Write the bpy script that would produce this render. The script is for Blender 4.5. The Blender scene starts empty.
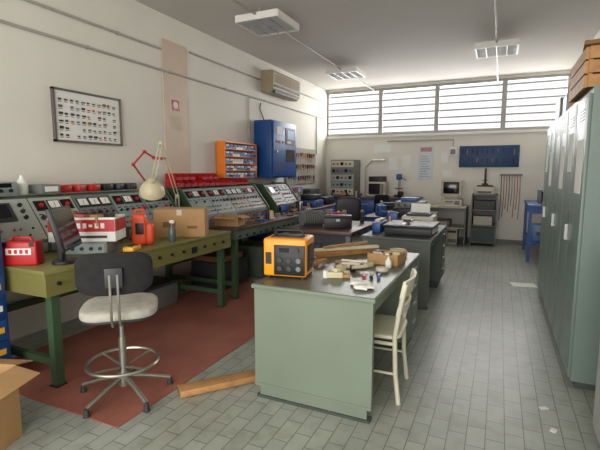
import bpy, bmesh, math, random
from mathutils import Matrix, Vector, Euler, noise
random.seed(7)
R=math.radians
def lin(c):
    o=[]
    for v in c:
        v=v/255.0
        o.append(v/12.92 if v<=.04045 else ((v+.055)/1.055)**2.4)
    return o
MC={}
def mat(name,rgb,rough=.5,metal=0,var=.08,scale=6,bump=0,emit=0,trans=0):
    if name in MC: return MC[name]
    m=bpy.data.materials.new(name); m.use_nodes=True
    nt=m.node_tree; b=nt.nodes["Principled BSDF"]
    c=lin(rgb)
    tc=nt.nodes.new("ShaderNodeTexCoord"); n=nt.nodes.new("ShaderNodeTexNoise")
    n.inputs["Scale"].default_value=scale; n.inputs["Detail"].default_value=5
    nt.links.new(tc.outputs["Object"],n.inputs["Vector"])
    cr=nt.nodes.new("ShaderNodeValToRGB")
    cr.color_ramp.elements[0].position=.3; cr.color_ramp.elements[1].position=.7
    cr.color_ramp.elements[0].color=[min(1,x*(1-var)) for x in c]+[1]
    cr.color_ramp.elements[1].color=[min(1,x*(1+var)) for x in c]+[1]
    nt.links.new(n.outputs["Fac"],cr.inputs["Fac"])
    nt.links.new(cr.outputs["Color"],b.inputs["Base Color"])
    b.inputs["Roughness"].default_value=rough; b.inputs["Metallic"].default_value=metal
    if emit:
        b.inputs["Emission Color"].default_value=c+[1]; b.inputs["Emission Strength"].default_value=emit
    if bump:
        n2=nt.nodes.new("ShaderNodeTexNoise"); n2.inputs["Scale"].default_value=scale*12
        nt.links.new(tc.outputs["Object"],n2.inputs["Vector"])
        bp=nt.nodes.new("ShaderNodeBump"); bp.inputs["Strength"].default_value=bump; bp.inputs["Distance"].default_value=.01
        nt.links.new(n2.outputs["Fac"],bp.inputs["Height"]); nt.links.new(bp.outputs["Normal"],b.inputs["Normal"])
    MC[name]=m; return m

class M:
    def __init__(s,name): s.name=name; s.V=[]; s.F=[]; s.I=[]; s.m=[]
    def mi(s,m):
        if m not in s.m: s.m.append(m)
        return s.m.index(m)
    def raw(s,V,F,m,mx=None):
        k=s.mi(m); o=len(s.V)
        for v in V:
            v=Vector(v); s.V.append(mx@v if mx is not None else v)
        for f in F: s.F.append([i+o for i in f]); s.I.append(k)
        return s
    def bm(s,b,m,mx=None):
        b.verts.index_update()
        s.raw([v.co.copy() for v in b.verts],[[v.index for v in f.verts] for f in b.faces],m,mx); b.free(); return s
    def box(s,c,d,m,rz=0,rot=None,bev=0,seg=2):
        b=bmesh.new(); bmesh.ops.create_cube(b,size=1)
        for v in b.verts: v.co=Vector((v.co.x*d[0],v.co.y*d[1],v.co.z*d[2]))
        if bev: bmesh.ops.bevel(b,geom=list(b.edges),offset=min(bev,min(d)*.45),segments=seg,profile=.5,affect='EDGES')
        e=Euler([R(a) for a in rot]) if rot else Euler((0,0,R(rz)))
        return s.bm(b,m,Matrix.Translation(c)@e.to_matrix().to_4x4())
    def bb(s,x0,x1,y0,y1,z0,z1,m,bev=0):
        return s.box(((x0+x1)/2,(y0+y1)/2,(z0+z1)/2),(abs(x1-x0),abs(y1-y0),abs(z1-z0)),m,bev=bev)
    def cyl(s,p,q,r,m,r2=None,seg=16):
        p=Vector(p);q=Vector(q);d=q-p
        b=bmesh.new(); bmesh.ops.create_cone(b,cap_ends=True,segments=seg,radius1=r,radius2=r if r2 is None else r2,depth=d.length)
        return s.bm(b,m,Matrix.Translation((p+q)/2)@d.to_track_quat('Z','Y').to_matrix().to_4x4())
    def tube(s,pts,r,m,seg=8,closed=False):
        pts=[Vector(p) for p in pts]; n=len(pts); V=[];F=[]
        up=None
        for i,p in enumerate(pts):
            if closed: t=(pts[(i+1)%n]-pts[i-1]).normalized()
            else: t=(pts[min(i+1,n-1)]-pts[max(i-1,0)]).normalized()
            if up is None:
                up=t.orthogonal().normalized()
            up=(up-t*up.dot(t)).normalized(); w=t.cross(up)
            for k in range(seg):
                a=2*math.pi*k/seg; V.append(p+up*math.cos(a)*r+w*math.sin(a)*r)
        for i in range(n if closed else n-1):
            j=(i+1)%n
            for k in range(seg):
                k2=(k+1)%seg; F.append([i*seg+k,i*seg+k2,j*seg+k2,j*seg+k])
        if not closed: F.append(list(range(seg))[::-1]); F.append([(n-1)*seg+k for k in range(seg)])
        return s.raw(V,F,m)
    def ring(s,c,rad,r,m,n=32,axis='z',sy=1):
        P=[]
        for i in range(n):
            a=2*math.pi*i/n; u=math.cos(a)*rad; v=math.sin(a)*rad*sy
            P.append(Vector(c)+Vector({'z':(u,v,0),'x':(0,u,v),'y':(u,0,v)}[axis]))
        return s.tube(P,r,m,closed=True)
    def lathe(s,prof,m,mx=None,seg=24):
        V=[];F=[];n=len(prof)
        for r,z in prof:
            for k in range(seg):
                a=2*math.pi*k/seg; V.append((r*math.cos(a),r*math.sin(a),z))
        for i in range(n-1):
            for k in range(seg):
                k2=(k+1)%seg; F.append([i*seg+k,i*seg+k2,(i+1)*seg+k2,(i+1)*seg+k])
        F.append(list(range(seg))[::-1]); F.append([(n-1)*seg+k for k in range(seg)])
        return s.raw(V,F,m,mx)
    def prism(s,poly,y0,y1,m,plane='xz'):
        n=len(poly)
        f={'xz':lambda a,b,c:(a,c,b),'yz':lambda a,b,c:(c,a,b),'xy':lambda a,b,c:(a,b,c)}[plane]
        V=[f(a,b,y0) for a,b in poly]+[f(a,b,y1) for a,b in poly]
        F=[list(range(n)),list(range(n,2*n))[::-1]]+[[i,i+n,(i+1)%n+n,(i+1)%n] for i in range(n)]
        bmx=bmesh.new(); vs=[bmx.verts.new(v) for v in V]
        for q in F: bmx.faces.new([vs[i] for i in q])
        bmesh.ops.recalc_face_normals(bmx,faces=bmx.faces)
        return s.bm(bmx,m)
    def sup(s,c,a,m,e=.35,e2=None,rot=None,deform=None,n=24,k=16):
        e2=e if e2 is None else e2
        sp=lambda v,p: math.copysign(abs(v)**p,v)
        V=[];F=[]
        for i in range(k+1):
            ph=-math.pi/2+math.pi*i/k
            for j in range(n):
                th=2*math.pi*j/n
                v=Vector((a[0]*sp(math.cos(ph),e)*sp(math.cos(th),e2),a[1]*sp(math.cos(ph),e)*sp(math.sin(th),e2),a[2]*sp(math.sin(ph),e)))
                if deform: v=deform(v)
                V.append(v)
        for i in range(k):
            for j in range(n):
                j2=(j+1)%n; F.append([i*n+j,i*n+j2,(i+1)*n+j2,(i+1)*n+j])
        mx=Matrix.Translation(c)
        if rot: mx=mx@Euler([R(q) for q in rot]).to_matrix().to_4x4()
        return s.raw(V,F,m,mx)
    def done(s,loc=None,rz=0,ang=38,sh=(0,0,0)):
        V=s.V
        if loc is None:
            xs=[v.x for v in V];ys=[v.y for v in V];zs=[v.z for v in V]
            o=Vector(((min(xs)+max(xs))/2,(min(ys)+max(ys))/2,min(zs))); V=[v-o for v in V]; loc=o+Vector(sh)
        me=bpy.data.meshes.new(s.name); me.from_pydata([tuple(v) for v in V],[],s.F)
        for x in s.m: me.materials.append(x)
        for p,i in zip(me.polygons,s.I): p.material_index=i; p.use_smooth=True
        me.update()
        try: me.set_sharp_from_angle(angle=R(ang))
        except Exception: pass
        ob=bpy.data.objects.new(s.name,me); ob.location=loc; ob.rotation_euler=(0,0,R(rz))
        bpy.context.scene.collection.objects.link(ob); return ob

# ---------- materials
wallm=mat("wall_paint",(224,220,210),.85,var=.035,scale=1.3,bump=.05)
ceilm=mat("ceiling_paint",(204,199,192),.9,var=.03,scale=1)
white=mat("white_enamel",(232,230,222),.4,var=.03)
offw=mat("beige_plastic",(196,190,170),.5,var=.04)
paper=mat("paper",(230,230,224),.8,var=.02)
blk=mat("black_plastic",(22,22,24),.45,var=.1)
dgr=mat("dark_gray_plastic",(50,51,54),.5)
mgr=mat("mid_gray_metal",(112,115,113),.45)
steel=mat("steel",(165,165,162),.35,metal=.8)
chrome=mat("dull_chrome",(172,170,160),.3,metal=.85)
cabm=mat("cabinet_green_gray",(112,128,120),.42,var=.05,scale=2)
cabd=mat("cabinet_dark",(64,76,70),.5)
deskm=mat("desk_green_gray",(118,130,114),.5,var=.06,scale=2.5)
deskt=mat("desk_top_linoleum",(92,96,82),.35,var=.16,scale=5)
oliv=mat("olive_enamel",(118,114,62),.45,var=.08,scale=4)
green=mat("green_enamel",(58,82,56),.45,var=.08)
brown=mat("bench_top_brown",(84,60,46),.4,var=.15,scale=5)
woodt=mat("bench_wood",(136,102,66),.5,var=.15,scale=5)
panel=mat("console_panel",(136,150,148),.45,var=.05)
panel2=mat("console_panel_light",(164,170,162),.45,var=.04)
conb=mat("console_body",(78,94,80),.5)
red=mat("red_plastic",(182,28,32),.4,var=.08)
orange=mat("orange_plastic",(240,128,30),.4,var=.05)
amber=mat("amber_plastic",(246,158,18),.4,var=.04)
yel=mat("yellow_plastic",(236,176,40),.4,var=.05)
blue=mat("blue_enamel",(34,80,146),.4,var=.08)
dblue=mat("dark_blue_enamel",(18,70,132),.35,var=.06)
lblue=mat("light_blue_plastic",(86,132,180),.4)
card=mat("cardboard",(176,138,94),.8,var=.07,scale=9)
cardd=mat("cardboard_dark",(126,92,60),.85,var=.08)
wood=mat("raw_wood",(176,130,80),.65,var=.22,scale=12)
cream=mat("cream_paint",(216,212,188),.45,var=.04)
fab=mat("light_gray_fabric",(182,178,168),.95,var=.16,scale=14,bump=.4)
fabd=mat("black_fabric",(34,34,34),.95,var=.25,scale=20,bump=.4)
glassd=mat("dark_screen",(16,19,22),.15)
foam=mat("foam_cream",(214,202,166),.9,var=.08)
matr=mat("red_rubber",(148,90,74),.75,var=.2,scale=2.5,bump=.2)
tileb=mat("beige_tile",(206,184,164),.5,var=.05,scale=3)

def brickmat(name,c1,c2,cm,bw,rh,mortar,rough):
    m=bpy.data.materials.new(name); m.use_nodes=True; nt=m.node_tree; b=nt.nodes["Principled BSDF"]
    tc=nt.nodes.new("ShaderNodeTexCoord"); mp=nt.nodes.new("ShaderNodeMapping"); mp.inputs["Rotation"].default_value=(0,0,R(90))
    br=nt.nodes.new("ShaderNodeTexBrick"); br.offset=.5
    br.inputs["Color1"].default_value=lin(c1)+[1]; br.inputs["Color2"].default_value=lin(c2)+[1]; br.inputs["Mortar"].default_value=lin(cm)+[1]
    br.inputs["Scale"].default_value=1; br.inputs["Brick Width"].default_value=bw; br.inputs["Row Height"].default_value=rh
    br.inputs["Mortar Size"].default_value=mortar; br.inputs["Mortar Smooth"].default_value=.3
    nt.links.new(tc.outputs["Object"],mp.inputs["Vector"]); nt.links.new(mp.outputs["Vector"],br.inputs["Vector"])
    prev=br.outputs["Color"]
    for sc,lo,p0,p1 in((1.1,(.80,.80,.77,1),.35,.62),(9,(.86,.85,.83,1),.36,.52)):
        n=nt.nodes.new("ShaderNodeTexNoise"); n.inputs["Scale"].default_value=sc; n.inputs["Detail"].default_value=8
        nt.links.new(tc.outputs["Object"],n.inputs["Vector"])
        cr=nt.nodes.new("ShaderNodeValToRGB"); cr.color_ramp.elements[0].position=p0; cr.color_ramp.elements[0].color=lo; cr.color_ramp.elements[1].position=p1; cr.color_ramp.elements[1].color=(1,1,1,1)
        nt.links.new(n.outputs["Fac"],cr.inputs["Fac"])
        mx=nt.nodes.new("ShaderNodeMix"); mx.data_type='RGBA'; mx.blend_type='MULTIPLY'; mx.inputs[0].default_value=1
        nt.links.new(prev,mx.inputs[6]); nt.links.new(cr.outputs["Color"],mx.inputs[7]); prev=mx.outputs[2]
    nt.links.new(prev,b.inputs["Base Color"])
    b.inputs["Roughness"].default_value=rough
    return m
floorm=brickmat("floor_tiles",(168,172,163),(157,162,153),(112,116,108),.2,.1,.0035,.36)

XL,XR,YF,YB,ZC=-3.9,1.15,10.0,-3.0,3.45
# ---------- room
M("floor").bb(XL-.15,XR+.15,YB,YF+.2,-.12,0,floorm).done(loc=(0,0,0))
M("ceiling").bb(XL-.15,XR+.15,YB,YF+.2,ZC,ZC+.15,ceilm).done()
M("wall_left").bb(XL-.15,XL,YB,YF+.2,0,ZC,wallm).done()
M("wall_right").bb(XR,XR+.15,YB,YF+.2,0,ZC,wallm).done()
w=M("wall_far")
w.bb(XL,XR,YF,YF+.2,0,2.35,wallm).bb(XL,XR,YF,YF+.2,3.40,ZC,wallm)
w.done()
wx=[-3.9,-2.58,-1.33,0.0,1.15]
slat=mat("window_slats",(150,150,148),.7)
frm=mat("window_frame_paint",(160,158,152),.5)
for i in range(4):
    a,b=wx[i],wx[i+1]; w=M("window_%d"%(i+1))
    y0,y1=YF+.02,YF+.10
    w.bb(a,a+.045,y0,y1,2.35,3.40,frm).bb(b-.045,b,y0,y1,2.35,3.40,frm)
    w.bb(a+.045,b-.045,y0,y1,2.35,2.41,frm).bb(a+.045,b-.045,y0,y1,3.35,3.40,frm)
    for k in range(6):
        z=2.53+k*.15
        w.bb(a+.045,b-.045,YF+.03,YF+.06,z-.014,z+.014,slat)
    w.done()
M("trim_1").bb(XL,XL+.012,4.33,4.80,0,3.15,tileb).done()
M("trim_2").bb(XL,XR,YF-.05,YF,2.30,2.35,white).done()
M("baseboard_far").bb(XL,XR,YF-.015,YF,0,.08,mgr).done()

# conduits
pipe=mat("conduit_gray",(170,168,160),.5)
def conduit(pts,r=.014,name="conduit_pipe"):
    m=M(name); 
    for p,q in zip(pts[:-1],pts[1:]): m.cyl(p,q,r,pipe,seg=10)
    for p,q in zip(pts[:-1],pts[1:]):
        L=(Vector(q)-Vector(p)).length; n=int(L/1.2)
        for k in range(n):
            c=Vector(p).lerp(Vector(q),(k+.5)/n); m.box(c,(.03,.03,.03),pipe)
    m.done()
xc=XL+.022
conduit([(xc,-1,2.76),(xc,9.9,2.76)])
conduit([(xc,-1,3.01),(xc,4.3,3.01)])
conduit([(xc,4.85,3.10),(xc,6.75,3.10)])
conduit([(xc,7.95,3.14),(xc,9.9,3.14)])
conduit([(xc,9.3,1.9),(xc,9.3,2.74)])
conduit([(xc,6.35,2.0),(xc,6.35,2.74)])
conduit([(-.95,YF-.02,2.05),(-.95,YF-.02,2.2),(-2.4,YF-.02,2.2)])
for x,ys in((-2.7,(4.9,7.9)),(-.14,(7.3,))):
    yy=-1
    for y in list(ys)+[9.9]:
        e=y-.31 if y<9.8 else y
        conduit([(x,yy,ZC-.11),(x,e,ZC-.11)]); yy=y+.31

# ceiling fixtures
lamp_d=mat("lamp_tube",(240,240,235),.4,emit=.2)
alu=mat("louver_alu",(190,190,188),.35,metal=.4)
def fixture(x,y):
    m=M("ceiling_light_fixture"); w,l,t=.56,.58,.08; z1=ZC-.09; z0=z1-t
    m.bb(x-w/2,x+w/2,y-l/2,y+l/2,z1-.02,z1,white)
    for sx in(-1,1): m.cyl((x,y+sx*.2,z1),(x,y+sx*.2,ZC),.008,pipe,seg=8)
    for sx in(-1,1): m.bb(x+sx*w/2-.012,x+sx*w/2+.012,y-l/2,y+l/2,z0,z1,white)
    for sy in(-1,1): m.bb(x-w/2,x+w/2,y+sy*l/2-.012,y+sy*l/2+.012,z0,z1,white)
    for k in range(4):
        xx=x-w/2+w*(k+.5)/4; m.cyl((xx,y-l/2+.02,z0+.05),(xx,y+l/2-.02,z0+.05),.013,lamp_d)
    for k in range(1,4):
        xx=x-w/2+w*k/4; m.bb(xx-.006,xx+.006,y-l/2,y+l/2,z0,z0+.05,alu)
    for k in range(1,9):
        yy=y-l/2+l*k/9; m.bb(x-w/2,x+w/2,yy-.003,yy+.003,z0,z0+.045,alu)
    m.done()
fixture(-2.7,4.9); fixture(-2.7,7.9); fixture(-.14,7.3)

# ---------- wall mounted
m=M("air_conditioner"); acm=mat("ac_beige",(154,140,112),.5); 
m.prism([(XL,2.9),(XL+.18,2.88),(XL+.24,2.95),(XL+.25,3.22),(XL+.22,3.26),(XL,3.27)],6.8,7.9,acm)
m.bb(XL+.245,XL+.256,6.84,7.86,2.98,3.02,blk)
for k in range(5): m.bb(XL+.246,XL+.253,6.86,7.84,3.06+k*.03,3.07+k*.03,cardd)
m.bb(XL+.19,XL+.235,6.88,7.82,2.885,2.93,dgr)
m.done(sh=(.004,0,0))
m=M("power_cable"); m.tube([(XL+.02,6.75,2.7),(XL+.02,6.72,2.6),(XL+.02,6.8,2.5),(XL+.03,6.85,2.41)],.01,blk)
m.done()
m=M("electrical_cabinet")
m.bb(XL,-3.56,6.5,7.46,1.4,2.38,dblue,bev=.01)
m.bb(-3.56,-3.53,6.53,7.43,1.43,2.35,blue,bev=.008)
m.bb(-3.53,-3.52,6.98,7.36,1.98,2.28,dgr).bb(-3.52,-3.516,7.03,7.31,2.08,2.24,lblue).bb(-3.52,-3.516,7.03,7.18,2.01,2.05,paper)
m.bb(-3.53,-3.522,7.0,7.34,1.68,1.9,glassd)
for k in range(6): m.bb(-3.53,-3.526,6.6,6.88,1.5+k*.03,1.512+k*.03,blk)
m.bb(-3.53,-3.522,6.64,6.86,2.14,2.28,paper)
for k in range(4): m.cyl((-3.53,6.64+k*.075,2.02),(-3.515,6.64+k*.075,2.02),.02,[red,green,yel,blk][k])
m.cyl((-3.53,6.6,1.85),(-3.49,6.6,1.85),.02,steel)
m.done(sh=(.022,0,0))
m=M("small_parts_bin_rack")
m.bb(XL,XL+.02,5.4,6.34,1.41,1.96,orange)
for y in(5.4,6.32): m.bb(XL,XL+.15,y,y+.02,1.41,1.96,orange)
m.bb(XL,XL+.15,5.4,6.34,1.94,1.96,orange)
for r in range(5):
    z=1.41+r*.107; m.bb(XL,XL+.15,5.42,6.32,z,z+.008,orange)
    for c in range(9):
        y=5.425+c*.1; cm=random.choice([lblue,blue,lblue,dblue,white])
        m.bb(XL+.03,XL+.145,y,y+.092,z+.008,z+.07,cm)
        m.bb(XL+.14,XL+.165,y+.02,y+.075,z+.05,z+.075,random.choice([white,lblue]))
m.done(sh=(.022,0,0))
m=M("component_display_board")
fr=mat("frame_gray",(96,92,86),.4)
m.bb(XL,XL+.02,2.83,3.6,1.81,2.28,paper)
for a in((2.81,3.62,1.79,1.81),(2.81,3.62,2.28,2.30),(2.81,2.83,1.79,2.30),(3.6,3.62,1.79,2.30)): m.bb(XL,XL+.035,*a,fr)
for r in range(6):
    for c in range(11):
        if random.random()<.1: continue
        y=2.87+c*.064; z=1.85+r*.068; s=random.uniform(.010,.022); h=random.uniform(.008,.026)
        m.bb(XL+.02,XL+.03,y,y+s*1.8,z,z+h,random.choice([blk,dgr,red,cardd,green,mgr,blk,dgr]))
        m.bb(XL+.02,XL+.022,y,y+.035,z-.016,z-.01,dgr)
m.done()
m=M("fire_extinguisher_sign"); m.bb(XL+.013,XL+.018,4.45,4.62,2.28,2.44,paper).bb(XL+.018,XL+.021,4.46,4.61,2.29,2.43,red)
m.cyl((XL+.02,4.535,2.36),(XL+.024,4.535,2.36),.045,paper).done()
m=M("wall_notice"); m.bb(XL+.013,XL+.018,4.45,4.65,2.05,2.22,mat("faded_paper",(205,190,170),.8)).done()
m=M("tool_board"); m.bb(XL,XL+.02,7.7,9.2,1.25,2.0,mat("pegboard",(166,160,146),.7))
for r in range(3):
    for c in range(12):
        y=7.8+c*.115; z=1.9-r*.24; L=random.uniform(.1,.19)
        k=random.choice([red,blk,blue,steel,yel,blk])
        m.cyl((XL+.035,y,z),(XL+.035,y,z-L*.5),.016,k,seg=8); m.cyl((XL+.035,y,z-L*.5),(XL+.035,y,z-L),.007,steel,seg=6)
        if c%3==0: m.box((XL+.035,y,z),(.02,.07,.03),steel)
m.done(sh=(.022,0,0))

# ---------- workbenches
def bench(name,y0,y1,xf,topm,apm,legm,h=.85,ap=.15,xb=XL+.03,knobs=True,drawers=False):
    m=M(name)
    m.bb(xb,xf,y0,y1,h-.03,h,topm,bev=.004)
    m.bb(xf-.03,xf-.006,y0+.01,y1-.01,h-.03-ap,h-.03,apm)
    m.bb(xb,xf-.03,y0+.01,y0+.03,h-.03-ap,h-.03,apm).bb(xb,xf-.03,y1-.03,y1-.01,h-.03-ap,h-.03,apm)
    n=2 if y1-y0<2.3 else 3
    for i in range(n):
        y=y0+.10+(y1-y0-.2)*i/(n-1)
        for x in(xf-.08,xb+.06):
            m.bb(x-.03,x+.03,y-.03,y+.03,.01,h-.03-.001,legm); m.bb(x-.04,x+.04,y-.04,y+.04,0,.012,blk)
        m.bb(xb+.09,xf-.11,y-.02,y+.02,.15,.20,legm)
    m.bb(xb+.05,xb+.08,y0+.1,y1-.1,.3,.36,legm)
    if knobs:
        k=int((y1-y0)/.16)
        for i in range(k):
            y=y0+.1+i*.16
            if i%5==4: m.bb(xf-.006,xf+.0,y-.04,y+.04,h-.14,h-.08,blk)
            else:
                m.cyl((xf-.006,y,h-.1),(xf+.012,y,h-.1),.014,blk,seg=12)
    if drawers:
        k=int((y1-y0)/.5)
        for i in range(k):
            y=y0+.04+i*(y1-y0-.08)/k; W=(y1-y0-.08)/k-.03
            m.bb(xf-.006,xf+.006,y,y+W,h-.17,h-.04,apm,bev=.003); m.bb(xf+.006,xf+.022,y+W*.35,y+W*.65,h-.1,h-.085,steel)
        m.bb(xb+.1,xf-.02,y0+.2,y0+.75,.05,h-.2,apm,bev=.005)
        for j in range(3): m.bb(xf-.02,xf-.01,y0+.22,y0+.73,.07+j*.19,.24+j*.19,legm,bev=.003)
    return m.done()
bench("electronics_workbench",1.8,3.98,-2.68,oliv,oliv,green)
bench("electronics_workbench",4.12,5.98,-2.72,brown,conb,green,ap=.10)
bench("tool_workbench",6.15,8.75,-2.95,brown,blue,dblue,ap=.16,knobs=False,drawers=True)

def console(y0,y1,seed):
    rnd=random.Random(seed); m=M("instrument_console")
    zb=.851
    prof=[(XL+.04,zb),(-3.30,zb),(-3.30,.95),(-3.56,1.29),(XL+.04,1.29)]
    m.prism(prof,y0+.02,y1-.02,conb)
    pr2=[(XL+.035,zb),(-3.275,zb),(-3.275,.96),(-3.545,1.31),(XL+.035,1.31)]
    m.prism(pr2,y0,y0+.02,green); m.prism(pr2,y1-.02,y1,green)
    al=math.asin(.34/math.hypot(.34,.26))
    P0=Vector((-3.30,0,.95)); up=Vector((-.26,0,.34)); L=up.length; up.normalize(); nrm=Vector((.34,0,.26)).normalized()
    adeg=math.degrees(al)
    def it(y,s,d,mt,h=.006,o=0,tw=0):
        c=P0+up*s+nrm*(o+h/2); c.y=y; m.box(c,(d[0],d[1],h),mt,rot=(0,adeg,tw))
    def kn(y,s,r,mt,h=.022,o=.004):
        c=P0+up*s+nrm*o; c.y=y; m.cyl(c,c+nrm*h,r,mt,r2=r*.85,seg=12)
    n=max(1,round((y1-y0)/.46)); W=(y1-y0-.05)/n
    for i in range(n):
        ya=y0+.025+i*W; pm=rnd.choice([panel,panel2,panel,mgr])
        it(ya+W/2,L/2,(L-.03,W-.015),pm,.006)
        t=rnd.randint(0,4)
        if t==4:
            it(ya+W*.35,.29,(.17,.2),dgr,.012,.006); it(ya+W*.35,.30,(.12,.14),glassd,.004,.018)
            for j in range(3): kn(ya+W*.78,.23+j*.06,.018,rnd.choice([blk,dgr]),.02,.006)
        else:
            for k in range(3):
                y=ya+W*(.2+.3*k)
                if t<2 or k==1:
                    it(y,.33,(.10,.11),blk,.008,.006); it(y,.335,(.07,.09),paper,.003,.014)
                    c=P0+up*.33+nrm*.018; c.y=y; m.box(c,(.05,.003,.002),blk,rot=(0,adeg,rnd.uniform(-30,30)))
                else:
                    it(y,.33,(.10,.1),glassd,.006,.006); kn(y,.33,.02,red,.02,.01)
            for k in range(5):
                y=ya+W*(.12+.19*k)
                if rnd.random()<.8: kn(y,.21,rnd.choice([.016,.022,.012]),rnd.choice([blk,blk,dgr,red]))
                it(y,.245,(.012,.04),dgr,.001,.006)
        for r in range(2):
            for k in range(8):
                y=ya+W*(.08+.12*k)
                if rnd.random()<.75: kn(y,.065+r*.06,.009,rnd.choice([red,blk,red,yel,blk,green]),.014)
        m.bb(-3.30,-3.294,ya+.02,ya+W-.02,.862,.935,pm)
        for k in range(4): m.cyl((-3.294,ya+W*(.2+.2*k),.9),(-3.28,ya+W*(.2+.2*k),.9),.012,rnd.choice([blk,red]),seg=10)
    m.done()
console(1.85,3.93,1); console(4.16,5.94,5)
console(6.2,7.1,9)

def binp(m,x,y,z,w,d,h,mt,t=.004):
    m.bb(x,x+d,y,y+w,z,z+t,mt); m.bb(x,x+t,y,y+w,z,z+h,mt)
    for yy in(y,y+w-t): m.prism([(x,z),(x+d,z),(x+d,z+h*.45),(x+d*.7,z+h),(x,z+h)],yy,yy+t,mt)
    m.bb(x+d-t,x+d,y,y+w,z,z+h*.45,mt)
m=M("red_storage_bins")
y=4.2; 
for i in range(9):
    binp(m,-3.80,y,1.311,.12,.2,.085,red)
    if i%2==0: m.box((-3.7,y+.055,1.34),(.1,.08,.04),random.choice([blk,dgr,steel,offw]))
    y+=.13
y=4.26
for i in range(7):
    if i not in(3,): binp(m,-3.85,y,1.397,.115,.18,.085,red)
    y+=.13
m.done()
m=M("red_storage_bins")
y=5.39
for i in range(4):
    binp(m,-3.82,y,1.311,.12,.2,.08,red); m.box((-3.72,y+.055,1.335),(.1,.08,.035),random.choice([blk,offw,red])); y+=.13
m.done()
m=M("red_power_adapters")
for i in range(6): m.box((-3.72,2.72+i*.16,1.345),(.16,.12,.07),random.choice([red,red,dgr,blk]),rz=random.uniform(-20,20),bev=.01)
m.done()
m=M("small_bench_instrument"); m.bb(-3.82,-3.6,1.98,2.25,1.312,1.42,panel,bev=.005)
for k in range(3): m.cyl((-3.6,2.03+k*.08,1.35),(-3.585,2.03+k*.08,1.35),.015,blk)
m.bb(-3.6,-3.597,2.02,2.2,1.375,1.41,glassd).done()
m=M("plastic_bottle"); m.lathe([(.04,0),(.045,.01),(.045,.1),(.02,.13),(.015,.15),(.015,.16)],white); m.done(loc=(-3.7,2.35,1.312))
m=M("instrument_meter_box"); m.bb(-3.8,-3.58,2.44,2.62,1.312,1.39,mgr,bev=.006).bb(-3.58,-3.576,2.47,2.59,1.33,1.375,paper).done()

# desk lamp
m=M("articulated_desk_lamp")
shade=mat("lamp_cream",(204,196,160),.4)
m.bb(-3.46,-3.36,3.94,3.975,.852,.90,blk); 
P=[(-3.41,3.96,.88),(-3.41,3.96,1.22),(-3.25,3.55,1.80),(-3.12,3.28,1.42)]
for p,q in zip(P[:-1],P[1:]):
    for o in(-.012,.012): m.cyl(Vector(p)+Vector((o,o,0)),Vector(q)+Vector((o,o,0)),.006,shade,seg=8)
for p in P[1:]: m.sup(p,(.025,.025,.025),shade,e=1)
mx=Matrix.Translation((-3.12,3.26,1.34))@Euler((R(25),R(25),0)).to_matrix().to_4x4()
m.lathe([(.12,-.06),(.125,-.055),(.115,0),(.08,.05),(.04,.075),(.035,.11),(.0,.115)],shade,mx)
m.done()
m=M("red_arm_magnifier_lamp")
P=[(-3.62,3.72,1.312),(-3.62,3.72,1.36),(-3.6,3.5,1.58),(-3.55,3.62,1.72),(-3.5,3.7,1.66)]
m.cyl(P[0],P[1],.045,red)
for p,q in zip(P[1:-1],P[2:]): m.cyl(p,q,.010,red,seg=8)
for p in P[1:]: m.sup(p,(.02,.02,.02),red,e=1)
m.ring((-3.45,3.74,1.65),.06,.012,red); m.cyl((-3.45,3.74,1.645),(-3.45,3.74,1.655),.055,steel); m.done()

# bench 1 clutter
m=M("red_tool_case")
m.box((0,0,.085),(.24,.11,.17),red,bev=.015,seg=3); m.tube([(-.07,0,.165),(-.06,0,.19),(.06,0,.19),(.07,0,.165)],.011,red)
m.box((0,-.056,.10),(.17,.004,.045),paper); 
for k in range(4): m.box((-.055+k*.037,-.059,.10),(.02,.003,.028),red)
for x in(-.09,.09): m.box((x,-.057,.15),(.03,.008,.03),blk)
m.done(loc=(-3.03,1.895,.851),rz=28)
m=M("lcd_monitor")
m.sup((0,0,.012),(.08,.10,.012),blk,e=.3,e2=.8); m.box((-.02,0,.11),(.03,.07,.2),blk,bev=.008)
m.box((.01,0,.25),(.035,.38,.31),blk,rot=(0,-14,0),bev=.01); m.box((.031,0,.255),(.004,.34,.27),glassd,rot=(0,-14,0))
m.done(loc=(-2.82,2.06,.851),rz=34)
m=M("desktop_instrument"); m.box((0,0,.052),(.38,.26,.104),mgr,bev=.006); m.box((0,-.132,.05),(.34,.004,.08),panel)
for k in range(5): m.cyl((-.14+k*.07,-.134,.05),(-.14+k*.07,-.145,.05),.014,blk)
m.done(loc=(-3.02,2.42,.851),rz=30)
m=M("printed_cardboard_crate")
w_,d_,h_=.50,.26,.19
for sx in(-1,1): m.box((sx*(w_/2),0,h_/2),(.006,d_,h_),paper)
for sy in(-1,1): m.box((0,sy*d_/2,h_/2),(w_,.006,h_),paper)
m.box((0,0,.004),(w_,d_,.006),card)
m.box((0,-d_/2-.004,h_*.66),(w_,.003,h_*.5),red); m.box((w_/2+.004,0,h_*.66),(.003,d_,h_*.5),red)
for k in range(9): m.box((-.2+k*.045,-d_/2-.006,h_*.66),(.028,.003,.04 if k%3 else .02),paper)
m.box((.02,-d_/2-.005,h_*.2),(.34,.003,.02),dgr); m.box((-.12,-d_/2-.005,h_*.33),(.14,.003,.012),red)
for k in range(9): m.box((random.uniform(-.17,.17),random.uniform(-.08,.08),h_*.88),(.11,.07,.09),random.choice([card,cardd,red,offw,dgr,card,blk]),rz=random.uniform(0,90))
m.done(loc=(-3.01,2.42,.957),rz=30)
ordm=mat("tool_orange",(226,78,30),.45)
m=M("orange_tool_holster"); m.sup((0,0,.14),(.065,.045,.14),ordm,e=.4); m.tube([(-.03,0,.26),(-.04,0,.31),(.03,0,.32),(.04,0,.26)],.012,ordm); m.box((.01,-.046,.15),(.07,.006,.10),blk,bev=.002)
m.sup((.07,.02,.10),(.05,.04,.10),ordm,e=.5)
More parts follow.
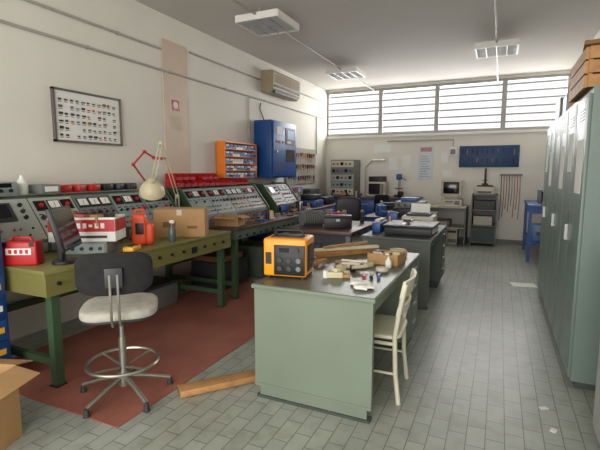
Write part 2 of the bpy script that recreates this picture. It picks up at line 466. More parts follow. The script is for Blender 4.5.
m.done(loc=(-2.90,2.86,.851),rz=30)
def closedbox(name,sz,loc,rz,mt=card):
    m=M(name); w_,d_,h_=sz
    m.box((0,0,h_/2),sz,mt,bev=.003); m.box((0,0,h_+.001),(w_,.05,.001),offw); m.box((0,-d_/2-.001,h_*.88),(.05,.001,h_*.2),offw)
    m.box((-w_*.2,-d_/2-.001,h_*.45),(w_*.25,.001,h_*.2),cardd); m.box((w_*.25,-d_/2-.001,h_*.35),(w_*.2,.001,h_*.1),cardd)
    m.box((0,0,h_+.002),(w_,.003,.001),cardd)
    return m.done(loc=loc,rz=rz)
closedbox("cardboard_box",(.50,.30,.28),(-2.96,3.50,.851),30)
def openbox(name,sz,loc,rz,flap=.12,fa=35,fill=True):
    m=M(name); w_,d_,h_=sz
    m.box((0,0,.003),(w_,d_,.006),card)
    for s in(-1,1):
        m.box((s*w_/2,0,h_/2),(.006,d_,h_),card); m.box((0,s*d_/2,h_/2),(w_,.006,h_),card)
        f=R(fa*.5); ca,sa=math.cos(f),math.sin(f)
        m.box((s*(w_/2+flap/2*ca),0,h_-flap/2*sa),(flap,d_*.96,.005),card,rot=(0,s*fa*.5,0))
        m.box((0,s*(d_/2+flap/2*ca),h_-flap/2*sa),(w_*.96,flap,.005),card,rot=(-s*fa*.5,0,0))
    if fill:
        for k in range(5): m.box((random.uniform(-.2,.2)*w_,random.uniform(-.2,.2)*d_,h_*.5),(w_*.3,d_*.3,h_*.8),random.choice([offw,blk,paper,card]),rz=random.uniform(0,90))
    return m.done(loc=loc,rz=rz)
openbox("open_cardboard_box",(.3,.22,.12),(-2.98,4.40,.851),10,flap=.08)
openbox("open_cardboard_box",(.38,.34,.42),(-2.54,1.20,0),20,flap=.15,fa=30,fill=False)
m=M("spray_bottle")
m.lathe([(.03,0),(.034,.01),(.034,.11),(.014,.15),(.012,.17)],mat("clear_teal",(80,100,98),.2)); m.box((0,0,.185),(.05,.02,.03),white,bev=.004); m.done(loc=(-2.78,3.14,.851))
m=M("multimeter"); m.box((0,0,.02),(.09,.16,.04),yel,bev=.01); m.box((0,.035,.041),(.06,.05,.003),glassd); m.cyl((0,-.03,.04),(0,-.03,.05),.022,blk); m.done(loc=(-2.75,2.62,.851),rz=20)
m=M("cable_bundle")
for j in range(3):
    m.tube([(-3.2+.04*math.sin(i*.9+j)+.02*j,2.86+i*.02,.858+.03*abs(math.sin(i*.7+j))) for i in range(16)],.006,[blk,red,blk][j])
m.done()
def clutter(name,x0,x1,y0,y1,z,n,seed,hmax=.14,pal=None):
    rnd=random.Random(seed); m=M(name); pal=pal or [blk,dgr,mgr,offw,blue,red,steel,wood,yel,card,blk,blue]
    for i in range(n):
        x=rnd.uniform(x0,x1); y=rnd.uniform(y0,y1); t=rnd.randint(0,4); c=rnd.choice(pal); s=rnd.uniform(.04,.11); h=rnd.uniform(.03,hmax)
        if t==0:
            m.box((x,y,z+h/2),(s*1.3,s,h),c,rz=rnd.uniform(0,180),bev=.006); m.box((x,y,z+h+.004),(s*.8,s*.5,.008),rnd.choice(pal))
        elif t==1:
            m.cyl((x,y,z),(x,y,z+h),s*.4,c); m.cyl((x,y,z+h),(x,y,z+h+.02),s*.3,rnd.choice(pal))
        elif t==2:
            a=rnd.uniform(0,6.3); d=Vector((math.cos(a),math.sin(a),0))*s*.9; p=Vector((x,y,z+.015))
            m.cyl(p-d,p,.014,c,seg=10); m.cyl(p,p+d,.006,steel,seg=8)
        elif t==3:
            m.ring((x,y,z+.012),s*.5,.011,c,n=20)
        else:
            m.bb(x-s*.6,x+s*.6,y-s*.4,y+s*.4,z,z+h*.3,c,bev=.003); m.bb(x-s*.3,x+s*.1,y-s*.3,y+s*.2,z+h*.3,z+h*.7,rnd.choice(pal),bev=.003)
    m.done()
clutter("hand_tools_and_leads",-3.18,-2.8,4.68,5.85,.851,20,3,.11)
# under bench
m=M("storage_crate"); m.bb(-3.6,-3.1,4.4,5.0,0,.35,dgr,bev=.01).bb(-3.55,-3.15,4.45,4.95,.35,.42,cardd).done()
m=M("transformer_box"); m.bb(-3.5,-3.0,5.2,5.7,0,.45,conb,bev=.01)
for k in range(6): m.bb(-3.0,-2.995,5.25,5.65,.1+k*.05,.115+k*.05,blk)
m.done()
m=M("floor_storage_box"); m.bb(-3.65,-3.3,3.3,3.8,0,.25,mgr,bev=.02).bb(-3.67,-3.28,3.28,3.82,.25,.28,dgr,bev=.01).done()
m=M("blue_drawer_cabinet"); m.bb(-3.6,-3.05,1.2,1.77,0,1.28,blue,bev=.005)
for k in range(8):
    z=.05+k*.152; m.bb(-3.05,-3.035,1.22,1.75,z,z+.14,dblue if k%2 else blue,bev=.004); m.bb(-3.035,-3.02,1.36,1.58,z+.09,z+.105,steel)
    m.bb(-3.035,-3.033,1.65,1.73,z+.05,z+.09,yel if k%3 else paper)
m.done()
M("rubber_floor_mat").bb(-3.5,-1.97,1.70,5.0,0,.006,matr).done()

# ---------- drafting chair
m=M("drafting_swivel_chair")
for k in range(5):
    a=R(72*k+12); ex,ey=.30*math.cos(a),.30*math.sin(a)
    m.tube([(.03*math.cos(a),.03*math.sin(a),.13),(ex*.5,ey*.5,.10),(ex,ey,.05)],.016,chrome,seg=10)
    m.cyl((ex,ey,.0),(ex,ey,.05),.022,dgr,r2=.014)
m.cyl((0,0,.07),(0,0,.17),.04,chrome); m.cyl((0,0,.15),(0,0,.40),.025,chrome); m.cyl((0,0,.38),(0,0,.57),.016,chrome)
m.ring((0,0,.235),.225,.012,chrome,n=40)
for k in range(4):
    a=R(90*k+40); m.cyl((.03*math.cos(a),.03*math.sin(a),.20),(.22*math.cos(a),.22*math.sin(a),.235),.008,chrome,seg=8)
m.box((0,0,.560),(.24,.2,.03),dgr,bev=.008)
m.sup((0,0,.610),(.235,.225,.042),fab,e=.5,e2=.55,n=36)
m.sup((0,0,.580),(.232,.222,.016),dgr,e=.4,e2=.6,n=36)
for x in(-.022,.022):
    m.tube([(x,-.05,.555),(x,-.16,.55),(x,-.25,.565),(x,-.28,.62),(x,-.282,.75),(x,-.282,.89)],.008,chrome)
m.box((0,-.275,.87),(.10,.02,.12),dgr,bev=.005)
def bend(v): 
    return Vector((v.x,v.y+v.x*v.x*.9,v.z))
m.sup((0,-.235,.885),(.222,.032,.13),fabd,e=.5,e2=.45,n=40,deform=bend)
m.done(loc=(-2.23,2.0,.007),rz=42)

# ---------- metal desks
def desk(name,x0,x1,y0,y1,bm_=deskm,tm=deskt,h=.78):
    m=M(name)
    m.bb(x0-.015,x1+.015,y0-.015,y1+.015,h-.03,h-.004,bm_,bev=.004); m.bb(x0-.008,x1+.008,y0-.008,y1+.008,h-.004,h,tm)
    m.bb(x0,x1,y0,y0+.035,.1,h-.03,bm_)
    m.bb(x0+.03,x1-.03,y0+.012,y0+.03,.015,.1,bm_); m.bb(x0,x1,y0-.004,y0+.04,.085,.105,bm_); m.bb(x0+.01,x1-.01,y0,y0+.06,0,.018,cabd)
    m.bb(x0,x0+.02,y0+.035,y1-.4,.1,h-.03,bm_)
    m.bb(x0,x1,y1-.42,y1,.1,h-.03,bm_)
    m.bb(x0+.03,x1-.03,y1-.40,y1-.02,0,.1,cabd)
    for k in range(4):
        z=.12+k*.155; m.bb(x1,x1+.012,y1-.41,y1-.01,z,z+.145,bm_,bev=.003); m.bb(x1+.012,x1+.025,y1-.27,y1-.15,z+.1,z+.115,steel)
    m.bb(x0+.02,x1-.02,y0+.035,y1-.42,h-.11,h-.03,bm_)
    m.bb(x1-.02,x1-.005,y0+.06,y1-.45,h-.10,h-.035,bm_)
    return m.done()
desk("metal_office_desk",-1.42,-.625,2.36,3.86)
desk("metal_office_desk",-1.40,-.64,4.72,6.1,bm_=mat("desk_gray",(92,98,90),.5),tm=dgr)

m=M("cream_side_chair")
for y in(-.19,.19):
    m.tube([(.19,y,0),(.165,y,.2),(.155,y,.45),(.18,y,.62),(.215,y,.80)],.016,cream,seg=10)
    m.tube([(-.19,y*.95,0),(-.175,y*.95,.2),(-.17,y*.95,.43)],.016,cream,seg=10)
    m.cyl((-.17,y,.40),(.155,y,.40),.012,cream); m.cyl((-.175,y,.2),(.165,y,.2),.009,cream)
m.cyl((-.17,-.18,.40),(-.17,.18,.40),.012,cream)
m.sup((-.01,0,.445),(.205,.205,.018),cream,e=.4,e2=.35,n=36)
for zz,hh in((.765,.055),(.62,.028)):
    V=[];F=[];n=12
    xo=.20 if zz>.7 else .175
    for i in range(n+1):
        t=-1+2*i/n; y=t*.205; x=xo+.035*(1-t*t)
        for dx,dz in((-.009,-hh),(.009,-hh),(.009,hh),(-.009,hh)): V.append((x+dx+dz*.2,y,zz+dz))
    for i in range(n):
        for k in range(4):
            k2=(k+1)%4; F.append([i*4+k,(i+1)*4+k,(i+1)*4+k2,i*4+k2])
    F+= [[0,1,2,3],[n*4+3,n*4+2,n*4+1,n*4]]
    m.raw(V,F,cream)
m.done(loc=(-.725,2.84,0),rz=3)

# amber device
m=M("portable_test_unit")
m.box((0,0,.145),(.30,.25,.26),amber,bev=.016,seg=3)
m.box((.035,-.127,.13),(.215,.012,.205),blk,bev=.004)
m.box((.035,-.134,.20),(.17,.004,.05),dgr); m.box((.0,-.137,.20),(.07,.003,.03),glassd); m.cyl((.09,-.134,.2),(.09,-.15,.2),.014,dgr)
for i in range(3):
    for j in range(2): m.cyl((-.03+i*.065,-.133,.075+j*.055),(-.03+i*.065,-.142,.075+j*.055),.017,[dgr,dgr,mgr][i])
m.box((-.112,-.127,.14),(.04,.006,.08),blk)
m.box((.151,0,.14),(.008,.18,.18),blk,bev=.003)
for k in range(5): m.box((.156,0,.08+k*.03),(.004,.15,.008),dgr)
m.box((0,0,.277),(.22,.14,.012),blk,bev=.004)
m.tube([(-.1,0,.27),(-.1,0,.305),(-.08,0,.318),(.08,0,.318),(.1,0,.305),(.1,0,.27)],.012,blk,seg=10)
for x in(-.12,.12):
    for y in(-.09,.09): m.cyl((x,y,0),(x,y,.02),.02,blk)
m.done(loc=(-1.31,2.66,.781),rz=10)

# desk clutter
m=M("wooden_slat_bundle")
for k in range(6):
    m.box((.036*(k%3)-.04,.03*math.sin(k*2.1),.012+.023*(k//3)),(.032,.56+.05*math.sin(k*3),.021),wood,rz=2*math.sin(k*5))
m.box((.03,.0,.06),(.05,.60,.02),foam,rz=-6)
m.box((-.02,.02,.08),(.03,.5,.018),wood,rz=10)
m.done(loc=(-1.20,3.55,.781),rz=-40)
m=M("cardboard_tray")
for s in(-1,1): m.box((s*.12,0,.04),(.005,.2,.08),card); m.box((0,s*.1,.04),(.24,.005,.08),card)
m.box((0,0,.003),(.24,.2,.005),cardd)
for k in range(12): m.box((random.uniform(-.08,.08),random.uniform(-.06,.06),.05+.02*random.random()),(.07,.03,.04),random.choice([wood,foam,cardd,dgr,paper,wood]),rz=random.uniform(0,180))
m.done(loc=(-.79,3.36,.781),rz=-6)
m=M("cable_coil")
for k in range(5): m.ring((.006*math.sin(k),.006*math.cos(k*2),.01+k*.011),.065+.004*math.sin(k*3),.007,foam,n=28)
m.done(loc=(-.76,3.66,.781))
m=M("plastic_tubes_and_blocks")
rnd=random.Random(4)
for k in range(9):
    a=rnd.uniform(0,3.1); x=rnd.uniform(-.10,.12); y=rnd.uniform(-.12,.12); d=Vector((math.cos(a),math.sin(a),0))*rnd.uniform(.04,.07); p=Vector((x,y,.014+.02*(k%2)))
    m.cyl(p-d,p+d,.013,rnd.choice([foam,paper,offw,wood]),seg=12)
for k in range(10):
    m.box((rnd.uniform(-.11,.13),rnd.uniform(-.12,.13),.017),(rnd.uniform(.04,.09),.035,.034),rnd.choice([foam,paper,wood,card,foam,blk]),rz=rnd.uniform(0,180),bev=.003)
m.done(loc=(-1.0,3.08,.781))
m=M("foam_blocks")
m.box((0,0,.02),(.12,.05,.04),foam,rz=20,bev=.004); m.box((.03,.09,.018),(.1,.05,.036),foam,rz=-25,bev=.004); m.box((.02,.03,.052),(.08,.045,.022),foam,rz=70,bev=.004)
m.box((-.06,.08,.015),(.07,.05,.03),paper,rz=40,bev=.003); m.box((.08,.03,.012),(.05,.04,.024),wood,rz=10,bev=.003); m.cyl((-.05,-.03,0),(-.05,-.03,.05),.018,paper)
m.done(loc=(-1.0,2.72,.781))
m=M("work_gloves")
for k in range(2):
    o=k*.1
    m.sup((o,0,.014),(.034,.042,.014),paper,e=.6)
    for j in range(4): m.tube([(o-.024+j*.016,.03,.012),(o-.025+j*.017,.058,.016),(o-.026+j*.018,.08+.008*(j in(1,2)),.010)],.008,paper)
    m.tube([(o+.026,-.01,.012),(o+.046,.012,.012),(o+.05,.03,.010)],.008,paper)
m.done(loc=(-.80,2.60,.781),rz=-60)
m=M("screwdriver_set")
for k in range(3):
    x=-.1+k*.05; m.cyl((x,-.05,.013),(x+.02,.03,.013),.012,[red,blk,blue][k]); m.cyl((x+.02,.03,.01),(x+.045,.11,.006),.003,steel,seg=6)
m.done(loc=(-.73,2.84,.781),rz=25)
m=M("tape_roll"); m.ring((0,0,.018),.032,.017,offw); m.done(loc=(-.74,3.02,.781))
m=M("wood_offcuts")
for k in range(4): m.box((-.07+.045*k,.02*math.sin(k*2),.013+.02*(k%2)),(.035,.11,.024),wood,rz=18*math.sin(k*4))
m.done(loc=(-1.29,3.06,.781))
m=M("adhesive_bottle"); m.lathe([(.022,0),(.024,.008),(.024,.05),(.010,.07),(.006,.085)],paper); m.done(loc=(-.73,3.17,.781))

m=M("timber_plank"); m.box((0,0,.030),(.11,.66,.044),wood,bev=.002)
for s in (-1,1): m.box((0,s*.27,.004),(.11,.05,.008),cardd)
for k in range(5): m.box((-.04+k*.02,-.331,.030),(.012,.003,.03),cardd)
for k in range(6): m.box((-.045+k*.018,0,.0525),(.003,.65,.001),cardd)
m.done(loc=(-1.68,2.40,0),rz=-40)

# ---------- right cabinets
def cabinet(y0,y1,h=2.05,papers=0):
    m=M("metal_storage_cabinet"); x0,x1=.50,1.10
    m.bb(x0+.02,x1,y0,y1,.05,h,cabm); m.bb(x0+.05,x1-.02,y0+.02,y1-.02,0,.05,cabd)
    ym=(y0+y1)/2
    for a,b in((y0+.008,ym-.004),(ym+.004,y1-.008)):
        m.bb(x0,x0+.02,a,b,.07,h-.04,cabm,bev=.003)
        for k in range(4): m.bb(x0-.002,x0+.001,a+.12,b-.12,h-.20+k*.022,h-.192+k*.022,cabd)
    m.bb(x0-.025,x0,ym+.02,ym+.035,.98,1.10,steel)
    m.bb(x0-.003,x0,ym+.015,ym+.05,1.0,1.2,cabd)
    if papers:
        m.bb(x0-.003,x0-.001,y0+.08,y0+.33,1.35,1.72,paper)
        if papers>1: m.bb(x0-.003,x0-.001,ym+.1,ym+.31,1.5,1.8,paper)
    m.done()
cabinet(3.38,4.30,papers=2); cabinet(4.31,5.23,papers=1); cabinet(5.24,6.16,papers=2)
m=M("wooden_crate")
for k in range(3): m.bb(.47,.488,3.44,4.12,2.052+k*.09,2.13+k*.09,wood)
for k in range(3): m.bb(.49,1.0,3.42,3.438,2.052+k*.09,2.13+k*.09,wood)
m.bb(.488,.515,3.44,3.47,2.052,2.31,wood).bb(.488,.515,4.07,4.12,2.052,2.31,wood).bb(.97,1.0,3.44,4.12,2.052,2.31,wood).bb(.49,.97,4.10,4.12,2.052,2.31,wood).bb(.49,.97,3.44,4.10,2.052,2.065,cardd)
m.bb(.53,.95,3.5,4.05,2.066,2.28,cardd)
m.box((.70,3.75,2.325),(.42,.78,.025),cardd,rz=-6); m.box((.72,3.7,2.35),(.3,.7,.02),wood,rz=8); m.done()
closedbox("cardboard_box",(.34,.36,.24),(.72,4.55,2.052),95)
closedbox("equipment_carton",(.36,.34,.20),(.72,5.1,2.052),88,mt=lblue)
closedbox("storage_carton",(.4,.36,.26),(.74,5.8,2.052),90,mt=mgr)
m=M("low_metal_cabinet"); lg=mat("light_gray_enamel",(158,160,154),.5)
m.bb(.56,1.1,2.1,2.8,.04,1.08,lg,bev=.005).bb(.58,1.08,2.12,2.78,0,.04,cabd).bb(.55,.56,2.12,2.44,.08,1.05,lg).bb(.55,.56,2.46,2.78,.08,1.05,lg).bb(.53,.55,2.48,2.5,.5,.65,steel).done()

# ---------- middle equipment
m=M("flatbed_plotter")
m.bb(-1.2,-.66,4.95,5.5,.781,.86,dgr,bev=.01).bb(-1.22,-.645,4.93,5.52,.86,.89,blk,bev=.01)
m.bb(-.66,-.65,5.0,5.45,.80,.85,offw); m.bb(-1.0,-.96,4.95,5.5,.89,.91,steel).bb(-1.02,-.94,5.15,5.22,.91,.94,blk).done()
m=M("desktop_printer"); m.bb(-1.15,-.74,5.66,6.02,.781,.93,offw,bev=.02).bb(-1.1,-.79,5.70,5.95,.93,.96,dgr,bev=.01).bb(-1.1,-.8,5.655,5.662,.81,.84,blk)
m.box((-.95,5.93,1.0),(.25,.008,.16),paper,rot=(-15,0,0)).done()
m=M("toner_box"); m.bb(-1.36,-1.26,5.0,5.4,.781,.9,blue,bev=.005).bb(-1.34,-1.28,5.05,5.35,.9,.93,offw).done()
clutter("desk_tools",-1.34,-1.25,5.7,6.0,.781,4,71,.2)
m=M("work_table"); m.bb(-1.95,-.95,6.6,7.9,.76,.80,dgr,bev=.004)
for x in(-1.9,-1.0):
    for y in(6.65,7.85): m.bb(x-.025,x+.025,y-.025,y+.025,0,.76,blue)
m.bb(-1.9,-1.0,6.63,6.66,.64,.76,blue).bb(-1.02,-.99,6.65,7.85,.64,.76,blue).done()
m=M("amplifier_stack"); m.bb(-1.5,-1.02,6.75,7.2,.801,.94,blk,bev=.01).bb(-1.48,-1.04,6.77,7.18,.94,1.04,mgr,bev=.01)
for k in range(4): m.cyl((-1.42+k*.1,6.77,.99),(-1.42+k*.1,6.75,.99),.02,blk)
m.bb(-1.4,-1.15,6.8,7.1,1.04,1.10,blue,bev=.005).done()
m=M("bench_vise"); m.box((0,0,.03),(.16,.2,.06),blue,bev=.01); m.box((0,-.03,.11),(.13,.1,.12),blue,bev=.015); m.box((0,.11,.12),(.13,.05,.12),blue,bev=.01); m.cyl((0,.1,.08),(0,-.2,.08),.018,steel); m.cyl((-.09,-.2,.08),(.09,-.2,.08),.008,steel); m.done(loc=(-1.72,6.88,.801),rz=30)
m=M("bench_grinder"); m.box((0,0,.02),(.12,.2,.04),blk,bev=.005); m.cyl((-.12,0,.12),(.12,0,.12),.06,dgr)
for s in(-1,1): m.cyl((s*.13,0,.12),(s*.17,0,.12),.085,mgr)
m.box((0,0,.06),(.1,.1,.08),dgr); m.done(loc=(-1.70,7.4,.801),rz=20)
clutter("table_equipment",-1.43,-1.07,7.35,7.8,.801,11,21,.24)
m=M("machine_workbench"); m.bb(-2.55,-1.6,4.95,6.2,.72,.77,brown,bev=.004)
for x in(-2.5,-1.65):
    for y in(5.0,6.15): m.bb(x-.03,x+.03,y-.03,y+.03,0,.72,mgr)
m.bb(-2.5,-1.65,5.02,6.12,.2,.23,mgr).bb(-2.5,-1.66,5.0,5.02,.6,.72,dgr).done()
m=M("bench_drill_press"); m.box((0,0,.02),(.2,.26,.04),dgr,bev=.005); m.cyl((0,.1,.02),(0,.1,.5),.025,steel); m.box((0,.02,.44),(.12,.28,.13),blue,bev=.03); m.cyl((0,-.07,.38),(0,-.07,.28),.02,steel); m.cyl((0,-.07,.28),(0,-.07,.2),.005,steel); m.cyl((.06,-.02,.42),(.16,-.06,.36),.007,blk); m.box((0,0,.18),(.16,.16,.02),dgr); m.done(loc=(-2.05,9.73,.951),rz=10)
m=M("toolbox"); m.box((0,0,.07),(.36,.18,.14),blk,bev=.01); m.box((0,0,.155),(.36,.18,.03),dgr,bev=.01); m.tube([(-.1,0,.165),(-.09,0,.2),(.09,0,.2),(.1,0,.165)],.01,red); m.box((0,-.092,.11),(.05,.006,.03),steel); m.done(loc=(-1.9,5.3,.771),rz=20)
m=M("motor_unit"); m.cyl((-.15,0,.11),(.15,0,.11),.1,mgr,seg=24); 
for k in range(8): m.ring((-.12+k*.034,0,.11),.102,.004,dgr,axis='x')
m.box((0,0,.01),(.25,.2,.02),dgr); m.cyl((.15,0,.11),(.2,0,.11),.02,steel); m.done(loc=(-2.3,5.35,.771),rz=50)
clutter("machine_parts",-2.45,-1.7,5.7,6.1,.771,18,31,.2)
def officechair(loc,rz,c1=blk):
    m=M("office_chair")
    for k in range(5):
        a=R(72*k); ex,ey=.28*math.cos(a),.28*math.sin(a)
        m.tube([(0,0,.12),(ex,ey,.06)],.018,blk); m.cyl((ex-.012,ey,.028),(ex+.012,ey,.028),.028,blk)
    m.cyl((0,0,.1),(0,0,.43),.025,dgr); m.sup((0,0,.47),(.23,.23,.045),c1,e=.5,e2=.5)
    m.tube([(0,.1,.43),(0,.27,.44),(0,.29,.7)],.015,blk); m.sup((0,.27,.86),(.22,.035,.22),c1,e=.5,e2=.5); m.done(loc=loc,rz=rz)
officechair((-2.4,7.2,0),200); officechair((-1.9,8.45,0),150)

# ---------- far wall furniture
m=M("far_workbench"); m.bb(-3.85,-1.55,9.25,9.96,.91,.95,brown,bev=.004)
m.bb(-3.8,-1.6,9.29,9.93,.55,.91,blue)
for k in range(5):
    x=-3.78+k*.435; m.bb(x,x+.42,9.27,9.29,.58,.88,blue,bev=.004); m.bb(x+.14,x+.28,9.255,9.27,.78,.8,steel)
for x in(-3.75,-2.7,-1.65):
    for y in(9.33,9.88): m.bb(x-.03,x+.03,y-.03,y+.03,0,.55,blue)
m.done()
clutter("far_bench_tools",-3.7,-1.65,9.33,9.37,.951,18,41,.14)
m=M("instrument_rack"); m.bb(-3.6,-3.02,9.5,9.95,.951,1.78,mgr,bev=.005)
for r in range(5):
    z=.98+r*.158; m.bb(-3.58,-3.04,9.488,9.5,z,z+.145,[offw,panel,panel2,mgr,offw][r])
    for k in range(5):
        x=-3.52+k*.1
        if (k+r)%3==0: m.bb(x-.035,x+.035,9.48,9.488,z+.04,z+.11,glassd)
        else: m.cyl((x,9.488,z+.07),(x,9.465,z+.07),.022,random.choice([blk,dgr,red]),seg=12)
m.done()
m=M("oven_unit"); m.bb(-2.72,-2.32,9.5,9.9,.951,1.28,offw,bev=.01).bb(-2.68,-2.42,9.49,9.5,1.0,1.24,glassd).bb(-2.41,-2.34,9.49,9.5,1.0,1.24,mgr).bb(-2.7,-2.36,9.55,9.88,1.281,1.4,blk,bev=.01).done()
m=M("ring_magnifier_lamp"); m.cyl((-2.85,9.8,.951),(-2.85,9.8,1.6),.012,steel); m.cyl((-2.85,9.8,1.6),(-2.6,9.6,1.78),.01,steel)
m.ring((-2.48,9.55,1.76),.13,.022,paper,axis='z'); m.cyl((-2.48,9.55,1.775),(-2.48,9.55,1.785),.12,white); m.done()
m=M("computer_table"); m.bb(-1.4,-.58,9.15,9.96,.77,.80,offw,bev=.004).bb(-1.4,-1.37,9.2,9.95,0,.77,dblue).bb(-.61,-.58,9.2,9.95,0,.77,mgr).bb(-1.37,-.61,9.25,9.9,.35,.37,offw).done()
m=M("crt_monitor"); m.box((0,0,.025),(.26,.24,.05),offw,bev=.01); m.box((0,-.1,.22),(.40,.14,.35),offw,bev=.015); m.box((0,-.173,.235),(.31,.008,.24),glassd,bev=.003)
m.prism([(-.17,.08),(.17,.08),(.13,.34),(-.13,.34)],-.03,.2,offw); m.cyl((.14,-.17,.075),(.14,-.178,.075),.01,green); m.done(loc=(-.9,9.55,.94))
m=M("desktop_computer"); m.bb(-1.12,-.68,9.33,9.75,.801,.938,offw,bev=.006).bb(-1.0,-.85,9.322,9.33,.88,.90,blk).bb(-.82,-.72,9.322,9.33,.83,.91,mgr).done()
m=M("computer_keyboard"); m.box((0,0,.012),(.42,.13,.02),offw,bev=.004)
for r in range(4): m.box((0,-.045+r*.03,.024),(.38,.022,.006),white)
m.done(loc=(-.93,9.23,.801))
m=M("tower_computer"); m.bb(-.95,-.74,9.32,9.74,.0,.345,offw,bev=.006).bb(-.93,-.76,9.312,9.32,.25,.3,dgr).bb(-.93,-.76,9.312,9.32,.05,.12,mgr).done()
m=M("shelf_computer"); m.bb(-1.3,-.9,9.35,9.8,.371,.5,mgr,bev=.006).bb(-1.28,-.95,9.34,9.35,.4,.47,offw).done()
m=M("metal_shelf_cabinet"); x0,x1=-.5,-.02
m.bb(x0,x0+.02,9.4,9.95,0,1.05,mgr).bb(x1-.02,x1,9.4,9.95,0,1.05,mgr).bb(x0,x1,9.93,9.95,0,1.05,mgr)
for z in(.06,.4,.72,1.03): m.bb(x0,x1,9.4,9.95,z,z+.02,mgr)
m.bb(x0+.02,x1-.02,9.41,9.42,.08,.38,cabd); m.bb(x0+.05,x1-.08,9.5,9.85,.421,.6,offw).bb(x0+.05,x1-.05,9.5,9.85,.741,.92,blk).done()
m=M("laser_printer"); m.bb(-.46,-.08,9.5,9.9,1.051,1.2,offw,bev=.02).bb(-.42,-.12,9.55,9.8,1.2,1.23,dgr,bev=.01).bb(-.4,-.14,9.49,9.5,1.08,1.11,blk).done()
m=M("microscope"); m.box((0,0,.02),(.12,.16,.03),blk,bev=.005); m.tube([(0,.06,.03),(0,.08,.15),(0,.04,.28)],.02,blk); m.cyl((0,-.02,.14),(0,.0,.34),.022,dgr); m.box((0,-.01,.1),(.1,.1,.012),blk); m.done(loc=(-.27,9.68,1.231))
m=M("blue_tool_panel"); m.bb(-.82,.34,YF-.025,YF,1.6,2.05,mat("panel_navy",(26,60,98),.5),bev=.004)
for k in range(22):
    x=-.76+(k%11)*.1; z=1.98-(k//11)*.2; m.cyl((x,YF-.035,z),(x,YF-.035,z-random.uniform(.04,.13)),.008,random.choice([blk,steel,blue,dgr]),seg=6)
m.done(sh=(0,-.022,0))
m=M("wall_poster"); m.bb(-1.68,-1.36,YF-.006,YF,1.32,2.08,mat("poster_blue_white",(206,210,218),.6)).bb(-1.64,-1.4,YF-.009,YF-.006,1.95,2.04,mat("poster_red",(180,130,130),.6))
for k in range(9): m.bb(-1.64,-1.42-.04*(k%3),YF-.009,YF-.006,1.4+k*.055,1.410+k*.055,mgr)
m.done()
m=M("wall_papers")
for x,z,w_,h_ in((-2.35,1.55,.2,.28),(-2.05,1.6,.2,.28),(-1.2,1.7,.16,.22),(-1.15,1.4,.2,.14),(-2.7,1.95,.4,.18)): m.bb(x,x+w_,YF-.004,YF,z,z+h_,paper)
m.done()
m=M("wall_socket_box"); m.bb(-1.02,-.88,YF-.06,YF,1.85,2.02,white,bev=.006).bb(-1.0,-.9,YF-.065,YF-.06,1.88,1.99,mgr).done()
m=M("hanging_test_leads")
m.bb(-.0,.42,YF-.04,YF,1.42,1.46,mgr)
for k in range(8):
    x=.03+k*.05; L=random.uniform(.6,.95); m.tube([(x,YF-.05,1.44),(x+.008,YF-.06,1.4-L*.5),(x-.006,YF-.05,1.42-L)],.006,random.choice([red,blk,cardd,mgr,blk]),seg=6)
m.done()
m=M("blue_utility_table"); m.bb(.45,1.1,8.0,9.4,.92,.96,blue,bev=.004)
for x in(.49,1.06):
    for y in(8.05,9.35): m.bb(x-.025,x+.025,y-.025,y+.025,0,.92,blue)
m.bb(.47,1.08,8.04,9.36,.3,.33,blue).bb(.47,.49,8.04,9.36,.82,.92,blue).bb(.5,1.05,8.02,8.04,.82,.92,blue).done()
closedbox("equipment_carton",(.35,.3,.28),(.72,8.4,.331),0,mt=lblue)
m=M("oscilloscope"); m.bb(.62,.98,8.3,8.75,.961,1.2,mgr,bev=.01).bb(.65,.8,8.29,8.3,1.0,1.17,glassd)
for k in range(4): m.cyl((.84+.06*(k%2),8.3,1.03+.07*(k//2)),(.84+.06*(k%2),8.28,1.03+.07*(k//2)),.014,blk)
m.done()
m=M("first_aid_cabinet"); m.bb(XR-.24,XR-.02,8.3,8.9,1.5,2.1,lblue,bev=.01).bb(XR-.245,XR-.24,8.5,8.7,1.75,1.85,paper).done()
m=M("wall_cabinet"); m.bb(XR-.36,XR-.02,6.6,7.4,1.5,2.2,mgr,bev=.01).bb(XR-.37,XR-.36,6.62,6.99,1.52,2.18,cabm).bb(XR-.37,XR-.36,7.01,7.38,1.52,2.18,cabm).done()

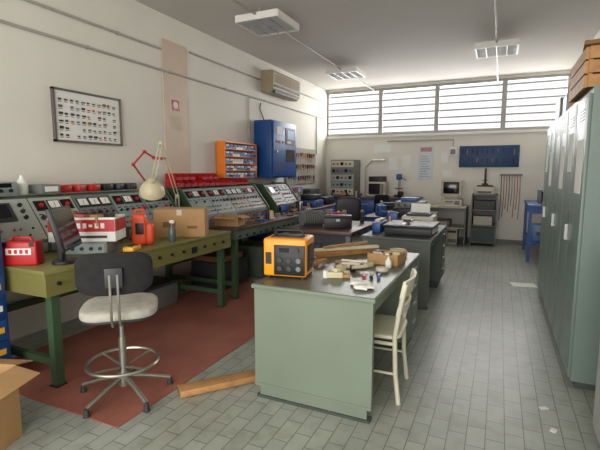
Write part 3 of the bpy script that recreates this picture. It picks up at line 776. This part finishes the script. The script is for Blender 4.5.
m=M("parts_organizer"); m.bb(-3.85,-3.55,7.2,7.8,.851,1.2,blue)
for r in range(4):
    for c in range(5): m.bb(-3.55,-3.53,7.22+c*.115,7.32+c*.115,.865+r*.083,.935+r*.083,random.choice([offw,lblue,red,mgr]))
m.done()
m=M("power_tool_cases"); m.bb(-3.4,-3.05,7.3,7.7,.851,.98,blue,bev=.02).bb(-3.38,-3.08,7.32,7.66,.98,1.08,blk,bev=.02).bb(-3.45,-3.1,8.0,8.4,.851,1.0,blk,bev=.02).bb(-3.8,-3.5,8.1,8.6,.851,1.15,dgr,bev=.01)
for y in(7.4,7.56): m.box((-3.045,y,.95),(.01,.04,.04),steel)
m.tube([(-3.05,8.13,.95),(-3.07,8.15,.95),(-3.03,8.2,.96),(-3.07,8.25,.95)],.008,dgr); m.done()
clutter("tool_bench_clutter",-3.22,-3.02,6.3,7.15,.851,14,51,.18)

M("paper_sheet").box((0,0,.001),(.3,.21,.002),paper).done(loc=(.36,6.35,0),rz=12)
M("paper_scrap").box((0,0,.002),(.05,.03,.004),paper).done(loc=(.33,3.0,0),rz=30)
M("paper_scrap").box((0,0,.002),(.04,.03,.004),paper).done(loc=(.36,2.75,0),rz=70)

# ---------- lights
def area(name,loc,rot,sx,sy,p,col):
    l=bpy.data.lights.new(name,'AREA'); l.shape='RECTANGLE'; l.size=sx; l.size_y=sy; l.energy=p; l.color=col
    o=bpy.data.objects.new(name,l); o.location=loc; o.rotation_euler=[R(a) for a in rot]; bpy.context.scene.collection.objects.link(o)
area("sky_light_far",(-1.4,10.9,3.3),(-82,0,0),7.5,2.8,780,(1,.99,.97))
area("window_light_back",(-1.2,-2.9,1.9),(86,0,0),4.2,2.4,235,(1,.98,.95))
wd=bpy.data.worlds.new("World"); bpy.context.scene.world=wd; wd.use_nodes=True
bg=wd.node_tree.nodes["Background"]; bg.inputs[0].default_value=(.97,.98,1,1); bg.inputs[1].default_value=1.15
cam=bpy.data.cameras.new("Camera"); co=bpy.data.objects.new("Camera",cam); bpy.context.scene.collection.objects.link(co)
cam.sensor_width=36; cam.lens=25.8; cam.clip_start=.05
co.location=(0,0,1.5); co.rotation_euler=(R(90-7.03),0,R(24.8))
bpy.context.scene.camera=co
bpy.context.scene.view_settings.view_transform='Standard'
